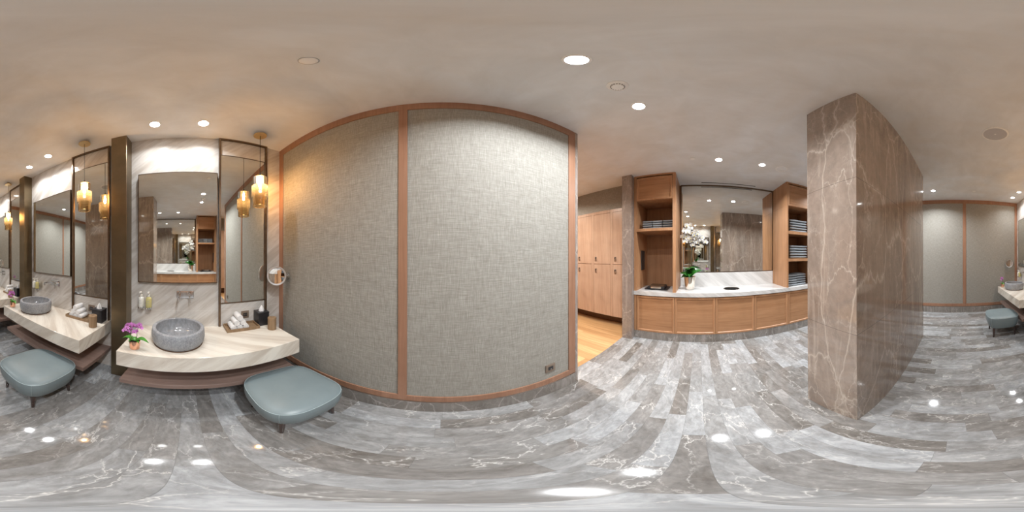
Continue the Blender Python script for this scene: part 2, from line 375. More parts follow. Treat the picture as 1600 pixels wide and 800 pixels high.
# ---------------------------------------------------------------- mesh helpers
class MB:
    def __init__(s): s.bm = bmesh.new()
    def box(s, x0, x1, y0, y1, z0, z1, bev=0.0, seg=2):
        b = bmesh.new()
        bmesh.ops.create_cube(b, size=1)
        for v in b.verts:
            v.co = Vector(((x0+x1)/2 + v.co.x*(x1-x0), (y0+y1)/2 + v.co.y*(y1-y0), (z0+z1)/2 + v.co.z*(z1-z0)))
        if bev > 0:
            bmesh.ops.bevel(b, geom=b.edges[:]+b.verts[:], offset=bev, segments=seg, affect='EDGES', profile=0.5)
        s.add(b); return s
    def add(s, b, mat=None):
        if mat is not None: b.transform(mat)
        me = bpy.data.meshes.new('tmp'); b.to_mesh(me); b.free()
        s.bm.from_mesh(me); bpy.data.meshes.remove(me); return s
    def lathe(s, prof, cx=0, cy=0, seg=32, mat=None, closed=False):
        """prof: list of (r, z)"""
        b = bmesh.new(); rings = []
        for r, z in prof:
            if r < 1e-6: rings.append([b.verts.new((cx, cy, z))])
            else: rings.append([b.verts.new((cx+r*math.cos(2*PI*i/seg), cy+r*math.sin(2*PI*i/seg), z)) for i in range(seg)])
        pairs = list(zip(rings, rings[1:]))
        if closed: pairs.append((rings[-1], rings[0]))
        for A, B in pairs:
            if len(A) == 1 and len(B) == 1: continue
            for i in range(seg):
                j = (i+1) % seg
                if len(A) == 1: b.faces.new((A[0], B[j], B[i]))
                elif len(B) == 1: b.faces.new((A[i], A[j], B[0]))
                else: b.faces.new((A[i], A[j], B[j], B[i]))
        bmesh.ops.recalc_face_normals(b, faces=b.faces)
        s.add(b, mat); return s
    def cyl(s, p, q, r, r2=None, seg=16, cap=True):
        p, q = Vector(p), Vector(q); r2 = r if r2 is None else r2
        d = q-p; ln = d.length
        rot = d.to_track_quat('Z', 'Y').to_matrix().to_4x4()
        prof = [(r, 0), (r2, ln)]
        if cap: prof = [(0, 0)] + prof + [(0, ln)]
        s.lathe(prof, seg=seg, mat=Matrix.Translation(p) @ rot); return s
    def tube(s, pts, r, seg=8):
        pts = [Vector(p) for p in pts]; b = bmesh.new(); rings = []
        rr = r if isinstance(r, (list, tuple)) else [r]*len(pts)
        for k, p in enumerate(pts):
            t = (pts[min(k+1, len(pts)-1)] - pts[max(k-1, 0)]).normalized()
            a = t.orthogonal() if k == 0 else (a_ - t*a_.dot(t))
            a.normalize(); a_ = a; c = t.cross(a)
            rings.append([b.verts.new(p + (a*math.cos(2*PI*i/seg) + c*math.sin(2*PI*i/seg))*rr[k]) for i in range(seg)])
        for A, B in zip(rings, rings[1:]):
            for i in range(seg): b.faces.new((A[i], A[(i+1) % seg], B[(i+1) % seg], B[i]))
        b.faces.new(rings[0]); b.faces.new(rings[-1][::-1])
        bmesh.ops.recalc_face_normals(b, faces=b.faces)
        s.add(b); return s
    def loft(s, rings, caps=True):
        b = bmesh.new(); R = [[b.verts.new(p) for p in r] for r in rings]; n = len(R[0])
        for A, B in zip(R, R[1:]):
            for i in range(n): b.faces.new((A[i], A[(i+1) % n], B[(i+1) % n], B[i]))
        if caps: b.faces.new(R[0][::-1]); b.faces.new(R[-1])
        bmesh.ops.recalc_face_normals(b, faces=b.faces)
        s.add(b); return s
    def mesh(s, name, m, smooth=False):
        me = bpy.data.meshes.new(name); s.bm.to_mesh(me); s.bm.free()
        me.materials.append(m)
        if smooth:
            for p in me.polygons: p.use_smooth = True
            try: me.set_sharp_from_angle(angle=math.radians(40))
            except Exception: pass
        return me
    def build(s, name, m, parent=None, smooth=False, loc=None, rot=None):
        o = bpy.data.objects.new(name, s.mesh(name, m, smooth)); COL.objects.link(o)
        if parent: o.parent = parent
        if loc: o.location = loc
        if rot: o.rotation_euler = rot
        return o
def tag(o, label=None, cat=None, group=None, kind=None):
    if label: o['label'] = label
    if cat: o['category'] = cat
    if group: o['group'] = group
    if kind: o['kind'] = kind
    return o
def empty(name, loc, label, cat, group=None, rz=0):
    o = bpy.data.objects.new(name, None); COL.objects.link(o)
    o.empty_display_size = 0.05; o.location = loc; o.rotation_euler = (0, 0, rz)
    return tag(o, label, cat, group)
def copy_tree(o, parent=None):
    c = o.copy(); COL.objects.link(c)
    if parent: c.parent = parent
    for ch in list(o.children): copy_tree(ch, c)
    return c
def struct(name, mb, m, parent=None, label=None, cat=None):
    o = mb.build(name, m, parent)
    if parent is None: o['kind'] = 'structure'
    if label: o['label'] = label
    if cat: o['category'] = cat
    return o

# ================================================================ THE SETTING
struct('floor', MB().box(-1.83, 3.40, -4.40, 1.298, -0.1, 0.0), MT['floor'], label='grey plank marble floor, polished', cat='floor')
struct('floor', MB().box(-0.6, 3.62, 1.299, 4.6, -0.1, 0.0), MT['wfloor'], label='golden oak floorboards in the locker room', cat='floor')
struct('ceiling', MB().box(-1.83, 3.62, -4.40, 4.6, H, H+0.1), MT['plaster'], label='mottled taupe plaster ceiling', cat='ceiling')
struct('wall_left', MB().box(XV-0.1, XV, YB-0.1, YP+0.2, 0.0, H), MT['white'], label='pale streaked marble wall behind the vanities', cat='wall')

def woven_wall(name, y0, sgn, x0, x1, panels, stile_xs, trim_no, lab):
    """wall whose face is at y0 (sgn=+1: the body lies at larger y); fabric set back, oak frame, stone foot"""
    def yb(a, b):
        lo, hi = y0+sgn*a, y0+sgn*b
        return (min(lo, hi), max(lo, hi))
    y_a, y_b = yb(0.015, 0.188)
    struct(name, MB().box(x0, x1, y_a, y_b, 0.0, H), MT['plaster'], label=lab, cat='wall')
    for (a, b) in panels:
        ya, yc = yb(0.009, 0.0148)
        wo = struct('wall_panel', MB().box(a+0.0005, b-0.0005, ya, yc, 0.2525, 2.9725), MT['fabric'], label='woven panel %.1f m wide of the %s' % (b-a, lab), cat='wall panel')
    ya, yc = yb(0.0, 0.0148)
    mb = MB().box(x0, x1, ya, yc, 2.974, H-0.001, 0.001, 1).box(x0, x1, ya, yc, 0.172, 0.251, 0.001, 1)
    for (a, b) in stile_xs: mb.box(a, b, ya, yc, 0.2515, 2.9735, 0.001, 1)
    struct('trim_%d' % trim_no, mb, MT['wood'], label='oak frame of the ' + lab, cat='trim')
    ya, yc = yb(-0.008, 0.0148)
    struct('baseboard_' + name.split('_')[1], MB().box(x0, x1, ya, yc, 0.0, 0.165, 0.001, 1), MT['base'], label='brown grey marble baseboard of the ' + lab, cat='baseboard')
    ya, yc = yb(-0.009, 0.0148)
    struct('trim_%d' % (trim_no+1), MB().box(x0, x1, ya, yc, 0.1655, 0.1715), MT['steel'], label='thin metal strip above the baseboard of the ' + lab, cat='trim')
woven_wall('wall_front', YP, 1, XV, 1.1725, [(-1.65, -0.308), (-0.244, 1.085)],
           [(XV, -1.65), (-0.308, -0.244), (1.085, 1.1725)], 1, 'large woven fabric wall')
woven_wall('wall_back', YB, -1, XV, XM, [(-1.66, -0.305), (-0.222, 1.13), (1.20, 2.6)],
           [(XV, -1.66), (-0.305, -0.222), (1.13, 1.20), (2.6, XM)], 3, 'far woven fabric wall')
# stone end of the big wall, and the jamb on the other side of the opening
struct('trim_5', MB().box(1.173, 1.2055, YP-0.001, YP+0.19, 0, H-0.001), MT['jamb'], label='marble end post of the big woven wall', cat='trim')
struct('trim_6', MB().box(2.555, 2.657, 1.110, 1.293, 0, H-0.001).box(2.657, 3.5, 1.125, 1.293, 0, H-0.001), MT['jamb'], label='brown marble jamb beside the left tall cabinet', cat='trim')
# right-hand wall
struct('wall_right', MB().box(XM+0.001, XM+0.12, YB-0.1, 1.124, 0, H), MT['cabin'], label='wall behind the towel cabinets', cat='wall')
# free-standing marble partition
struct('wall_partition', MB().box(0.5528, 1.0204, -2.8456, -0.8059, 0, H-0.0005, 0.0012, 1), MT['brown'], label='free-standing polished brown marble wall block with light veins', cat='wall')
# locker room shell
struct('wall_lockerroom', MB().box(3.5, 3.6, 1.125, 4.6, 0, H), MT['cabin'], label='wall behind the lockers', cat='wall')
struct('wall_lockerroom_end', MB().box(-0.6, 3.5, 4.5, 4.6, 0, H), MT['locker'], label='end wall of the locker room', cat='wall')
struct('wall_lockerroom_side', MB().box(-0.6, -0.5, 1.3, 4.5, 0, H), MT['locker'], label='side wall of the locker room', cat='wall')

# ================================================================ BRONZE PILLARS
def pillar(y0, y1, label):
    t = empty('bronze_pillar', (-1.648, (y0+y1)/2, 0), label, 'pillar', 'bronze pillars between the vanities')
    h = (y1-y0)/2
    MB().box(-0.0818, 0.0815, -h, h, 0.0, H-0.001, 0.0015, 1).build('pillar_body', MT['bronze'], t)
    MB().box(-0.0815, 0.0825, -h-0.001, h+0.001, 0.0, 0.012).build('foot_plate', MT['bronzed'], t)
pillar(-0.7788, -0.6054, 'tall square bronze pillar nearest the large woven wall')
pillar(-2.575, -2.408, 'tall square bronze pillar farther away, at the left of the photo')

# ================================================================ VANITY MODULES
WHERE = ['vanity beside the large woven wall', 'middle vanity between two bronze pillars', 'farthest vanity beside the far woven wall']
def module(objs):
    """objs: list of (object, label template with %s, group); copies each thing to the other two modules"""
    for k in (1, 2):
        for o, lab, d3 in objs:
            if k == 2 and d3 is None: continue
            c = copy_tree(o)
            c.location = (o.location[0], o.location[1] + MOD*k, o.location[2])
            c['label'] = lab % WHERE[k]
    for o, lab, d3 in objs: o['label'] = lab % WHERE[0]

items = []
def item(o, lab): items.append((o, lab, 1)); return o

# counter
CT = 0.742
t = empty('vanity_counter', (-1.42, 0.2075, 0.583), None, 'counter', 'marble vanity counters')
# slab is the full thick block (mitred front)
MB().box(-0.3095, 0.31, -0.7175, 0.7175, 0.0, 0.159, 0.0015, 1).build('counter_slab', MT['counter'], t)
MB().box(-0.3095, -0.2, -0.68, 0.68, -0.03, -0.0005).build('support_bracket', MT['kick'], t)
item(t, 'thick cream marble counter of the %s')
# wooden shelf below
t = empty('vanity_shelf', (-1.445, 0.2075, 0.30), None, 'shelf', 'wooden shelves under the vanity counters')
MB().box(-0.2845, 0.155, -0.7175, 0.7175, 0.0, 0.05, 0.0015, 1).build('shelf_board', MT['shelf'], t)
MB().box(0.1555, 0.277, -0.7175, 0.7175, 0.0, 0.052, 0.0015, 1).build('front_rail', MT['shelf'], t)
item(t, 'pinkish wood shelf slung below the counter of the %s')

# vessel basin
t = empty('vessel_sink', (-1.40, -0.07, CT+0.0005), None, 'sink', 'round stone vessel sinks')
MB().lathe([(0, 0.0), (0.198, 0.0), (0.206, 0.008), (0.221, 0.035), (0.228, 0.075), (0.228, 0.12), (0.223, 0.155), (0.219, 0.160), (0.196, 0.1615)], seg=64).build('basin_shell', MT['basin'], t, True)
MB().lathe([(0.196, 0.1615), (0.190, 0.158), (0.188, 0.13), (0.175, 0.07), (0.15, 0.04), (0.09, 0.026), (0.024, 0.022)], seg=64).build('basin_inside', MT['basin_in'], t, True)
MB().lathe([(0, 0.0265), (0.02, 0.0265), (0.025, 0.024), (0.025, 0.018)], seg=24).build('drain', MT['chrome'], t, True)
MB().lathe([(0.18, -0.0003), (0.18, 0.004), (0.212, 0.004), (0.212, -0.0003)], seg=48, closed=True).build('base_shadow_ring', MT['kick'], t)  # dark ring puts the shadow around the basin's foot into colour
item(t, 'round grey stone vessel sink on the %s')

# wall faucet
t = empty('wall_faucet', (XV+0.0005, -0.012, 1.13), None, 'faucet', 'chrome wall faucets')
MB().box(0, 0.012, -0.092, 0.092, -0.043, 0.043, 0.004).build('wall_plate', MT['chrome'], t)
MB().cyl((0.01, -0.06, 0.005), (0.17, -0.06, 0.005), 0.013, 0.012, 20).cyl((0.162, -0.06, 0.003), (0.162, -0.06, -0.03), 0.011, 0.010, 16).cyl((0.012, -0.06, 0.005), (0.02, -0.06, 0.005), 0.022, 0.02, 24).build('spout', MT['chrome'], t, True)
MB().cyl((0.012, 0.045, 0.005), (0.055, 0.045, 0.005), 0.024, 0.022, 24).build('valve', MT['chrome'], t, True)
MB().tube([(0.05, 0.045, 0.0), (0.062, 0.047, -0.03), (0.075, 0.05, -0.075)], [0.007, 0.005, 0.004], 10).build('lever', MT['chrome'], t, True)
item(t, 'chrome wall faucet, %s')

# framed sink mirror
t = empty('wall_mirror', (XV+0.0005, -0.095, 1.884), None, 'mirror', 'square vanity mirrors')
hy, hz = 0.422, 0.6235
MB().box(0, 0.034, -hy, hy, -hz, hz).build('backing', MT['bronzed'], t)
mb = MB()
for (a, b, c, d) in ((-hy, -hy+0.008, -hz, hz), (hy-0.008, hy, -hz, hz), (-hy+0.008, hy-0.008, -hz, -hz+0.008), (-hy+0.008, hy-0.008, hz-0.008, hz)):
    mb.box(0.0342, 0.040, a, b, c, d)
mb.build('mirror_frame', MT['bronzed'], t)
MB().box(0.0342, 0.038, -hy+0.0082, hy-0.0082, -hz+0.0082, hz-0.0082).build('mirror_glass', MT['mirror'], t)
item(t, 'large squarish mirror above the sink, %s')

# tall bronze framed mirror recess
t = empty('framed_wall_mirror', (XV+0.0005, 0.629, CT+0.001), None, 'mirror', 'tall bronze framed mirrors')
hy = 0.286; top = H-CT-0.002
mb = MB()
mb.box(0, 0.032, -hy, -hy+0.022, 0, top).box(0, 0.032, hy-0.022, hy, 0, top).box(0, 0.032, -hy+0.022, hy-0.022, top-0.022, top)
mb.build('bronze_frame', MT['bronzed'], t)
MB().box(0.0, 0.013, -hy+0.022, hy-0.022, 2.795-CT, 2.803-CT).build('cross_bar', MT['bronzed'], t)
MB().box(0.0, 0.013, -hy+0.022, hy-0.022, 1.015-CT, 1.025-CT).build('cross_bar', MT['bronzed'], t)
MB().box(0.001, 0.010, -hy+0.0225, hy-0.0225, 1.0255-CT, 2.7945-CT).build('mirror_glass', MT['mirror'], t)
MB().box(0.0005, 0.008, -hy+0.0225, hy-0.0225, 2.8035-CT, top-0.0225).build('stone_panel', MT['white'], t)
item(t, 'tall narrow bronze-framed mirror, right of the %s')

# soap and lotion bottles in wall holders
def bottle(y, m, name, lab):
    t = empty(name, (XV+0.055, y, 0.978), None, 'bottle', 'pump bottles on the vanity wall')
    MB().lathe([(0, 0.0), (0.030, 0.0), (0.032, 0.004), (0.032, 0.105), (0.030, 0.115), (0.014, 0.126), (0.012, 0.130)], seg=32).build('bottle_body', m, t, True)
    MB().lathe([(0.0, 0.130), (0.0155, 0.130), (0.0155, 0.152), (0.006, 0.155), (0.006, 0.170), (0, 0.170)], seg=24).build('pump_collar', MT['lotionw'], t, True)
    MB().box(-0.011, 0.038, -0.010, 0.010, 0.170, 0.184, 0.003).build('pump_head', MT['lotionw'], t)
    MB().lathe([(0, -0.010), (0.026, -0.010), (0.035, -0.006), (0.035, 0.012), (0.0325, 0.012), (0.0325, -0.001), (0, -0.001)], seg=32).box(-0.0545, -0.03, -0.012, 0.012, -0.008, 0.010).build('bottle_holder', MT['chrome'], t, True)
    mb = MB()
    for z, wd in ((0.082, 0.012), (0.062, 0.018), (0.052, 0.014)):
        n = 5
        for i in range(n):
            a0 = (i/n-0.5)*2*wd/0.032; a1 = ((i+0.72)/n-0.5)*2*wd/0.032
            r = [(0.0322*math.cos(a), 0.0322*math.sin(a)) for a in (a0, a1)]
            b = bmesh.new()
            hh = 0.006 if z > 0.08 else 0.0025
            vs = [b.verts.new((r[0][0], r[0][1], z)), b.verts.new((r[1][0], r[1][1], z)), b.verts.new((r[1][0], r[1][1], z+hh)), b.verts.new((r[0][0], r[0][1], z+hh))]
            b.faces.new(vs); mb.add(b)
    mb.build('label_print', MT['print'], t)
    item(t, lab)
bottle(-0.478, MT['lotionw'], 'lotion_bottle', 'white pump bottle in wall holder, %s')
bottle(-0.394, MT['lotiony'], 'shower_gel_bottle', 'yellow pump bottle in wall holder, %s')

# orchids
def leaf_mesh(name, m, ln, wd, droop, rise, n=10, fold=0.25):
    b = bmesh.new(); rows = []
    for i in range(n+1):
        f = i/n
        x = ln*f; z = rise*math.sin(PI*min(1, f*0.9))*1.0 - droop*f*f
        wv = wd*math.sin(PI*(0.10+0.90*f)**0.8)*0.5 + 0.002
        if i == n: wv = 0.001
        rows.append([(x, -wv, z+fold*wv), (x, -wv*0.5, z+fold*wv*0.3), (x, 0, z), (x, wv*0.5, z+fold*wv*0.3), (x, wv, z+fold*wv)])
    T = [[b.verts.new(p) for p in r] for r in rows]
    Bt = [[b.verts.new((p[0], p[1], p[2]-0.0022)) for p in r] for r in rows]
    for i in range(n):
        for j in range(4):
            b.faces.new((T[i][j], T[i+1][j], T[i+1][j+1], T[i][j+1]))
            b.faces.new((Bt[i][j+1], Bt[i+1][j+1], Bt[i+1][j], Bt[i][j]))
        b.faces.new((T[i][0], Bt[i][0], Bt[i+1][0], T[i+1][0])); b.faces.new((T[i+1][4], Bt[i+1][4], Bt[i][4], T[i][4]))
    bmesh.ops.recalc_face_normals(b, faces=b.faces)
    s = MB(); s.add(b); return s.mesh(name, m, True)
def petal(b, ang, ln, wd, cup, tilt):
    n = 5; rows = []
    for i in range(n+1):
        f = i/n; wv = wd*0.5*math.sin(PI*(0.12+0.88*f))**0.7 if 0 < f < 1 else wd*0.12
        rows.append([(f*ln, s*wv, cup*(f*f) + tilt*f + abs(s)*0.12*wv) for s in (-1, 0, 1)])
    R = Matrix.Rotation(ang, 4, 'Z')
    T = [[b.verts.new(R @ Vector(p)) for p in r] for r in rows]
    Bt = [[b.verts.new(R @ Vector((p[0], p[1], p[2]-0.0012))) for p in r] for r in rows]
    for i in range(n):
        for j in range(2):
            b.faces.new((T[i][j], T[i+1][j], T[i+1][j+1], T[i][j+1])); b.faces.new((Bt[i][j+1], Bt[i+1][j+1], Bt[i+1][j], Bt[i][j]))
        b.faces.new((T[i][0], Bt[i][0], Bt[i+1][0], T[i+1][0])); b.faces.new((T[i+1][2], Bt[i+1][2], Bt[i][2], T[i][2]))
    b.faces.new((T[n][0], Bt[n][0], Bt[n][1], T[n][1])); b.faces.new((T[n][1], Bt[n][1], Bt[n][2], T[n][2]))
def flower_mesh(name, m, r):
    b = bmesh.new()
    for a in (90, 210, 330): petal(b, math.radians(a), r, r*0.62, 0.08*r, 0.05*r)
    for a in (12, 168): petal(b, math.radians(a), r*1.02, r*1.0, 0.16*r, 0.10*r)
    bmesh.ops.recalc_face_normals(b, faces=b.faces)
    s = MB(); s.add(b); return s.mesh(name, m, True)
def lip_mesh(name, m, r):
    s = MB()
    s.lathe([(0, -0.1*r), (0.16*r, 0.0), (0.20*r, 0.18*r), (0.10*r, 0.34*r), (0, 0.36*r)], seg=10, mat=Matrix.Translation((0, -0.12*r, 0.0)) @ Matrix.Rotation(0.5, 4, 'X'))
    return s.mesh(name, m, True)
def put(me, name, parent, loc, rot=(0, 0, 0), sc=1.0, quat=None):
    o = bpy.data.objects.new(name, me); COL.objects.link(o); o.parent = parent; o.location = loc
    if quat is not None: o.rotation_mode = 'QUATERNION'; o.rotation_quaternion = quat
    else: o.rotation_euler = rot
    o.scale = (sc, sc, sc); return o
def face_quat(d, roll=0.0):
    d = Vector(d).normalized()
    q = d.to_track_quat('Z', 'Y')
    return q @ Matrix.Rotation(roll, 3, 'Z').to_quaternion()

t = empty('purple_orchid', (-1.205, -0.395, CT+0.0005), None, 'potted orchid', 'purple orchids on the vanities')
MB().lathe([(0, 0.0), (0.036, 0.0), (0.039, 0.003), (0.045, 0.085), (0.043, 0.085), (0.040, 0.07), (0, 0.07)], seg=40).build('pot', MT['copper'], t, True)
MB().lathe([(0, 0.078), (0.03, 0.076), (0.041, 0.072)], seg=24).build('bark', MT['soil'], t, True)
lm = leaf_mesh('leaf', MT['leaf'], 0.11, 0.05, 0.012, 0.03)
for a, s_ in ((-95, 1.0), (85, 1.05), (50, 0.55), (-50, 0.5), (-160, 0.6)):
    put(lm, 'leaf', t, (0, 0, 0.08), (0, 0, math.radians(a)), s_)
fm = flower_mesh('flower', MT['purple'], 0.024); lpm = lip_mesh('flower_lip', MT['purpled'], 0.024)
rnd = random.Random(5)
for sy, top in ((-0.035, -0.05), (0.02, 0.03)):
    MB().tube([(0.0, sy*0.3, 0.07), (0.002, sy*0.9, 0.12), (0.004, sy, 0.17), (0.008, top, 0.215)], 0.0022, 6).build('stem', MT['stem'], t, True)
spots = [(-0.075, 0.165), (-0.055, 0.19), (-0.04, 0.155), (-0.03, 0.215), (-0.015, 0.185), (0.0, 0.225), (0.005, 0.16), (0.02, 0.20), (0.04, 0.225), (0.05, 0.195), (-0.05, 0.22), (0.03, 0.175), (-0.01, 0.205)]
for y, z in spots:
    d = (1.0+rnd.uniform(-.2, .2), rnd.uniform(-.6, .8), rnd.uniform(-.1, .7))
    f = put(fm, 'flower', t, (rnd.uniform(0.0, 0.03), y, z+0.02), sc=rnd.uniform(0.72, 0.98), quat=face_quat(d, rnd.uniform(-.4, .4)))
    put(lpm, 'flower_lip', f, (0, 0, 0.001))
item(t, 'small purple orchid in a copper pot on the %s')

# towel tray with rolled towels
t = empty('towel_tray', (-1.612, 0.565, CT+0.0005), None, 'tray', 'brown towel trays')
MB().box(-0.09, 0.09, -0.175, 0.175, 0.0, 0.006).build('tray_base', MT['tan'], t)
MB().box(-0.09, 0.09, -0.175, -0.169, 0.0062, 0.036).box(-0.09, 0.09, 0.169, 0.175, 0.0062, 0.036).box(-0.09, -0.084, -0.169, 0.169, 0.0062, 0.036).box(0.084, 0.09, -0.169, 0.169, 0.0062, 0.036).build('tray_rim', MT['tan'], t)
item(t, 'brown leather tray holding rolled towels on the %s')
def roll_mesh():
    r = 0.0315; ln = 0.150; mb = MB()
    prof = [(0, -ln/2+0.004), (0.006, -ln/2), (0.012, -ln/2+0.004), (0.018, -ln/2), (0.023, -ln/2+0.004), (r-0.003, -ln/2), (r, -ln/2+0.006), (r+0.001, 0), (r, ln/2-0.006), (r-0.003, ln/2), (0.023, ln/2-0.004), (0.018, ln/2), (0.012, ln/2-0.004), (0.006, ln/2), (0, ln/2-0.004)]
    mb.lathe(prof, seg=32, mat=Matrix.Rotation(PI/2, 4, 'Y'))
    return mb.mesh('rolled_towel', MT['towelw'], True)
rmh = roll_mesh()
R0 = 0.0325
for pos, dy, dz in (('bottom left', -0.13, R0), ('bottom middle', -0.065, R0), ('bottom right', 0.0, R0),
                    ('second row left', -0.0975, R0+0.0563), ('second row right', -0.0325, R0+0.0563), ('top', -0.065, R0+0.1126)):
    o = bpy.data.objects.new('rolled_towel', rmh); COL.objects.link(o)
    o.location = (-1.612, 0.595+dy, CT+0.007+dz); o.rotation_euler = (rnd.uniform(0, 6), 0, 0)
    o.rotation_mode = 'XYZ'
    tag(o, None, 'towel', 'rolled white towels on the vanity trays')
    item(o, 'rolled white towel, ' + pos + ', on the %s')

# tissue box
t = empty('tissue_box', (-1.64, 0.815, CT+0.0005), None, 'tissue box', 'black tissue boxes')
MB().box(-0.064, 0.064, -0.064, 0.064, 0, 0.150, 0.002).build('box_body', MT['blackp'], t)
MB().box(-0.066, 0.066, -0.066, 0.066, 0.1505, 0.166, 0.002).build('box_lid', MT['blackp'], t)
mb = MB(); rings = []
for k, (r, z) in enumerate(((0.030, 0.1662), (0.028, 0.18), (0.022, 0.20), (0.013, 0.22), (0.003, 0.235))):
    rings.append([(r*(1+0.18*math.sin(5*a+k*.3))*math.cos(a)*.8, r*(1+0.18*math.sin(5*a+k*.3))*math.sin(a), z) for a in [2*PI*i/30 for i in range(30)]])
mb.loft(rings).build('tissue', MT['tissue'], t, True)
item(t, 'black cube tissue box on the %s')
# lidded jar
t = empty('lidded_jar', (-1.455, 0.845, CT+0.0005), None, 'jar', 'brown lidded jars')
MB().lathe([(0, 0), (0.042, 0), (0.045, 0.003), (0.045, 0.125), (0, 0.125)], seg=40).build('jar_body', MT['tan'], t, True)
MB().lathe([(0, 0.1255), (0.046, 0.1255), (0.047, 0.130), (0.044, 0.142), (0, 0.146)], seg=40).build('jar_lid', MT['tan'], t, True)
MB().lathe([(0, 0.146), (0.006, 0.147), (0.009, 0.155), (0.006, 0.162), (0, 0.163)], seg=16).build('lid_knob', MT['silver'], t, True)
item(t, 'brown lidded cylindrical jar on the %s')
# wall outlet of the vanity
t = empty('power_outlet', (XV+0.0006, 0.65, 0.858), None, 'outlet', 'bronze sockets')
MB().box(0, 0.009, -0.046, 0.046, -0.046, 0.046, 0.002).build('socket_plate', MT['brownp'], t)
MB().box(0.0092, 0.0115, -0.024, 0.024, -0.022, 0.022, 0.001).build('socket_insert', MT['blackm'], t)
MB().box(0.0116, 0.0126, -0.012, -0.008, -0.008, 0.008).box(0.0116, 0.0126, 0.008, 0.012, -0.008, 0.008).build('socket_slot', MT['steel'], t)
item(t, 'bronze wall socket behind towel tray, %s')

# pendant lamp
def area(name, parent, loc, size, power, color, spread=None, rot=(0, 0, 0)):
    ld = bpy.data.lights.new(name, 'AREA'); ld.shape = 'DISK'; ld.size = size; ld.energy = power; ld.color = color
    if spread: ld.spread = spread
    o = bpy.data.objects.new(name, ld); COL.objects.link(o); o.parent = parent; o.location = loc; o.rotation_euler = rot
    return o
t = empty('pendant_lamp', (-1.48, 0.715, 2.05), None, 'pendant lamp', 'amber glass pendant lamps')
zc = H-2.05
MB().lathe([(0, zc-0.045), (0.066, zc-0.045), (0.068, zc-0.042), (0.068, zc-0.035), (0.03, zc-0.033), (0.03, zc-0.001), (0, zc-0.001)], seg=40).build('ceiling_canopy', MT['brass'], t, True)
MB().cyl((0, 0, 0.40), (0, 0, zc-0.045), 0.003, seg=8).build('cord', MT['cord'], t)
MB().lathe([(0, 0.405), (0.006, 0.405), (0.012, 0.39), (0.018, 0.385), (0.018, 0.355), (0, 0.355)], seg=20).build('socket', MT['cord'], t, True)
def ribbed(rz, mname, m, ribs=True):
    prof = []
    for (r, z0, z1) in rz:
        n = int((z1-z0)/0.006) if ribs else 2
        for i in range(n+1):
            z = z0+(z1-z0)*i/n
            prof.append((r + (0.0012 if i % 2 else -0.0008)*(1 if ribs else 0), z))
    MB().lathe(prof, seg=40).build(mname, m, t, True)
ribbed([(0.071, 0.245, 0.352)], 'upper_shade', MT['amber'])
MB().lathe([(0.017, 0.3535), (0.065, 0.3535), (0.072, 0.349)], seg=40).build('shade_top', MT['amber'], t, True)
ribbed([(0.084, 0.115, 0.245)], 'middle_shade', MT['amber'])
MB().lathe([(0.0725, 0.247), (0.080, 0.248), (0.085, 0.244)], seg=40).build('shade_step', MT['amberl'], t, True)
ribbed([(0.071, 0.02, 0.118)], 'lower_shade', MT['amberl'], False)
MB().lathe([(0.063, 0.02), (0.071, 0.015), (0.073, 0.022)], seg=40).build('shade_rim', MT['amberl'], t, True)
MB().lathe([(0, 0.35), (0.010, 0.345), (0.011, 0.33), (0.014, 0.30), (0.015, 0.27), (0.012, 0.245), (0, 0.235)], seg=20).build('bulb', MT['bulb'], t, True)
item(t, 'stepped amber glass pendant lamp over the %s')

# upholstered stool
def superring(hx, hy, z, n=48, e=4.2):
    out = []
    for i in range(n):
        a = 2*PI*i/n; c, s = math.cos(a), math.sin(a)
        out.append((hx*math.copysign(abs(c)**(2/e), c), hy*math.copysign(abs(s)**(2/e), s), z))
    return out
t = empty('stool', (-0.872, 0.657, 0), None, 'stool', 'blue grey stools at the vanities')
prof = [(0.195, 0.198), (0.230, 0.194), (0.250, 0.203), (0.270, 0.25), (0.283, 0.30), (0.290, 0.355), (0.290, 0.395), (0.285, 0.414)]
rings = [superring(h, h*0.985, z, 64, 3.6) for h, z in prof]
top_rings = [superring(h, h*0.985, z, 64, 3.6) for h, z in [(0.2845, 0.4145), (0.275, 0.424), (0.25, 0.434), (0.21, 0.443), (0.14, 0.449), (0.07, 0.451), (0.01, 0.452)]]
MB().loft(rings, True).build('cushion_base', MT['leather'], t, True)
MB().loft(top_rings, True).build('seat_cushion', MT['leather'], t, True)
rg = superring(0.2855, 0.2813, 0.4142, 64, 3.6)
MB().tube(rg+[rg[0]], 0.0022, 6).build('piping', MT['seam'], t, True)
mb = MB()
for sx in (-1, 1):
    for sy in (-1, 1):
        pts = []
        for h, z in prof[2:]:
            q = superring(h+0.0008, h*0.985+0.0008, z, 64, 3.6); i = {(1, 1): 8, (-1, 1): 24, (-1, -1): 40, (1, -1): 56}[(sx, sy)]
            pts.append(q[i])
        MB().tube(pts, 0.0012, 5).build('corner_seam', MT['seam'], t, True)
for sx in (-1, 1):
    for sy in (-1, 1):
        MB().cyl((sx*0.195, sy*0.195, 0.0), (sx*0.185, sy*0.185, 0.2045), 0.013, 0.024, 20).build('leg', MT['legwood'], t, True)
STOOLS = ['blue grey leather stool nearest the large woven wall', 'blue grey leather stool in front of the middle vanity, left edge of photo', 'blue grey leather stool standing farthest away, at the right edge of the photo']
st0 = t; st0['label'] = STOOLS[0]; st0.rotation_euler = (0, 0, math.radians(-2))
for k, (x, y) in enumerate(((-0.872, -1.135), (-0.872, -2.945))):
    c = copy_tree(st0); c.location = (x, y, 0); c.rotation_euler = (0, 0, math.radians((1, -1)[k])); c['label'] = STOOLS[k+1]

module(items)

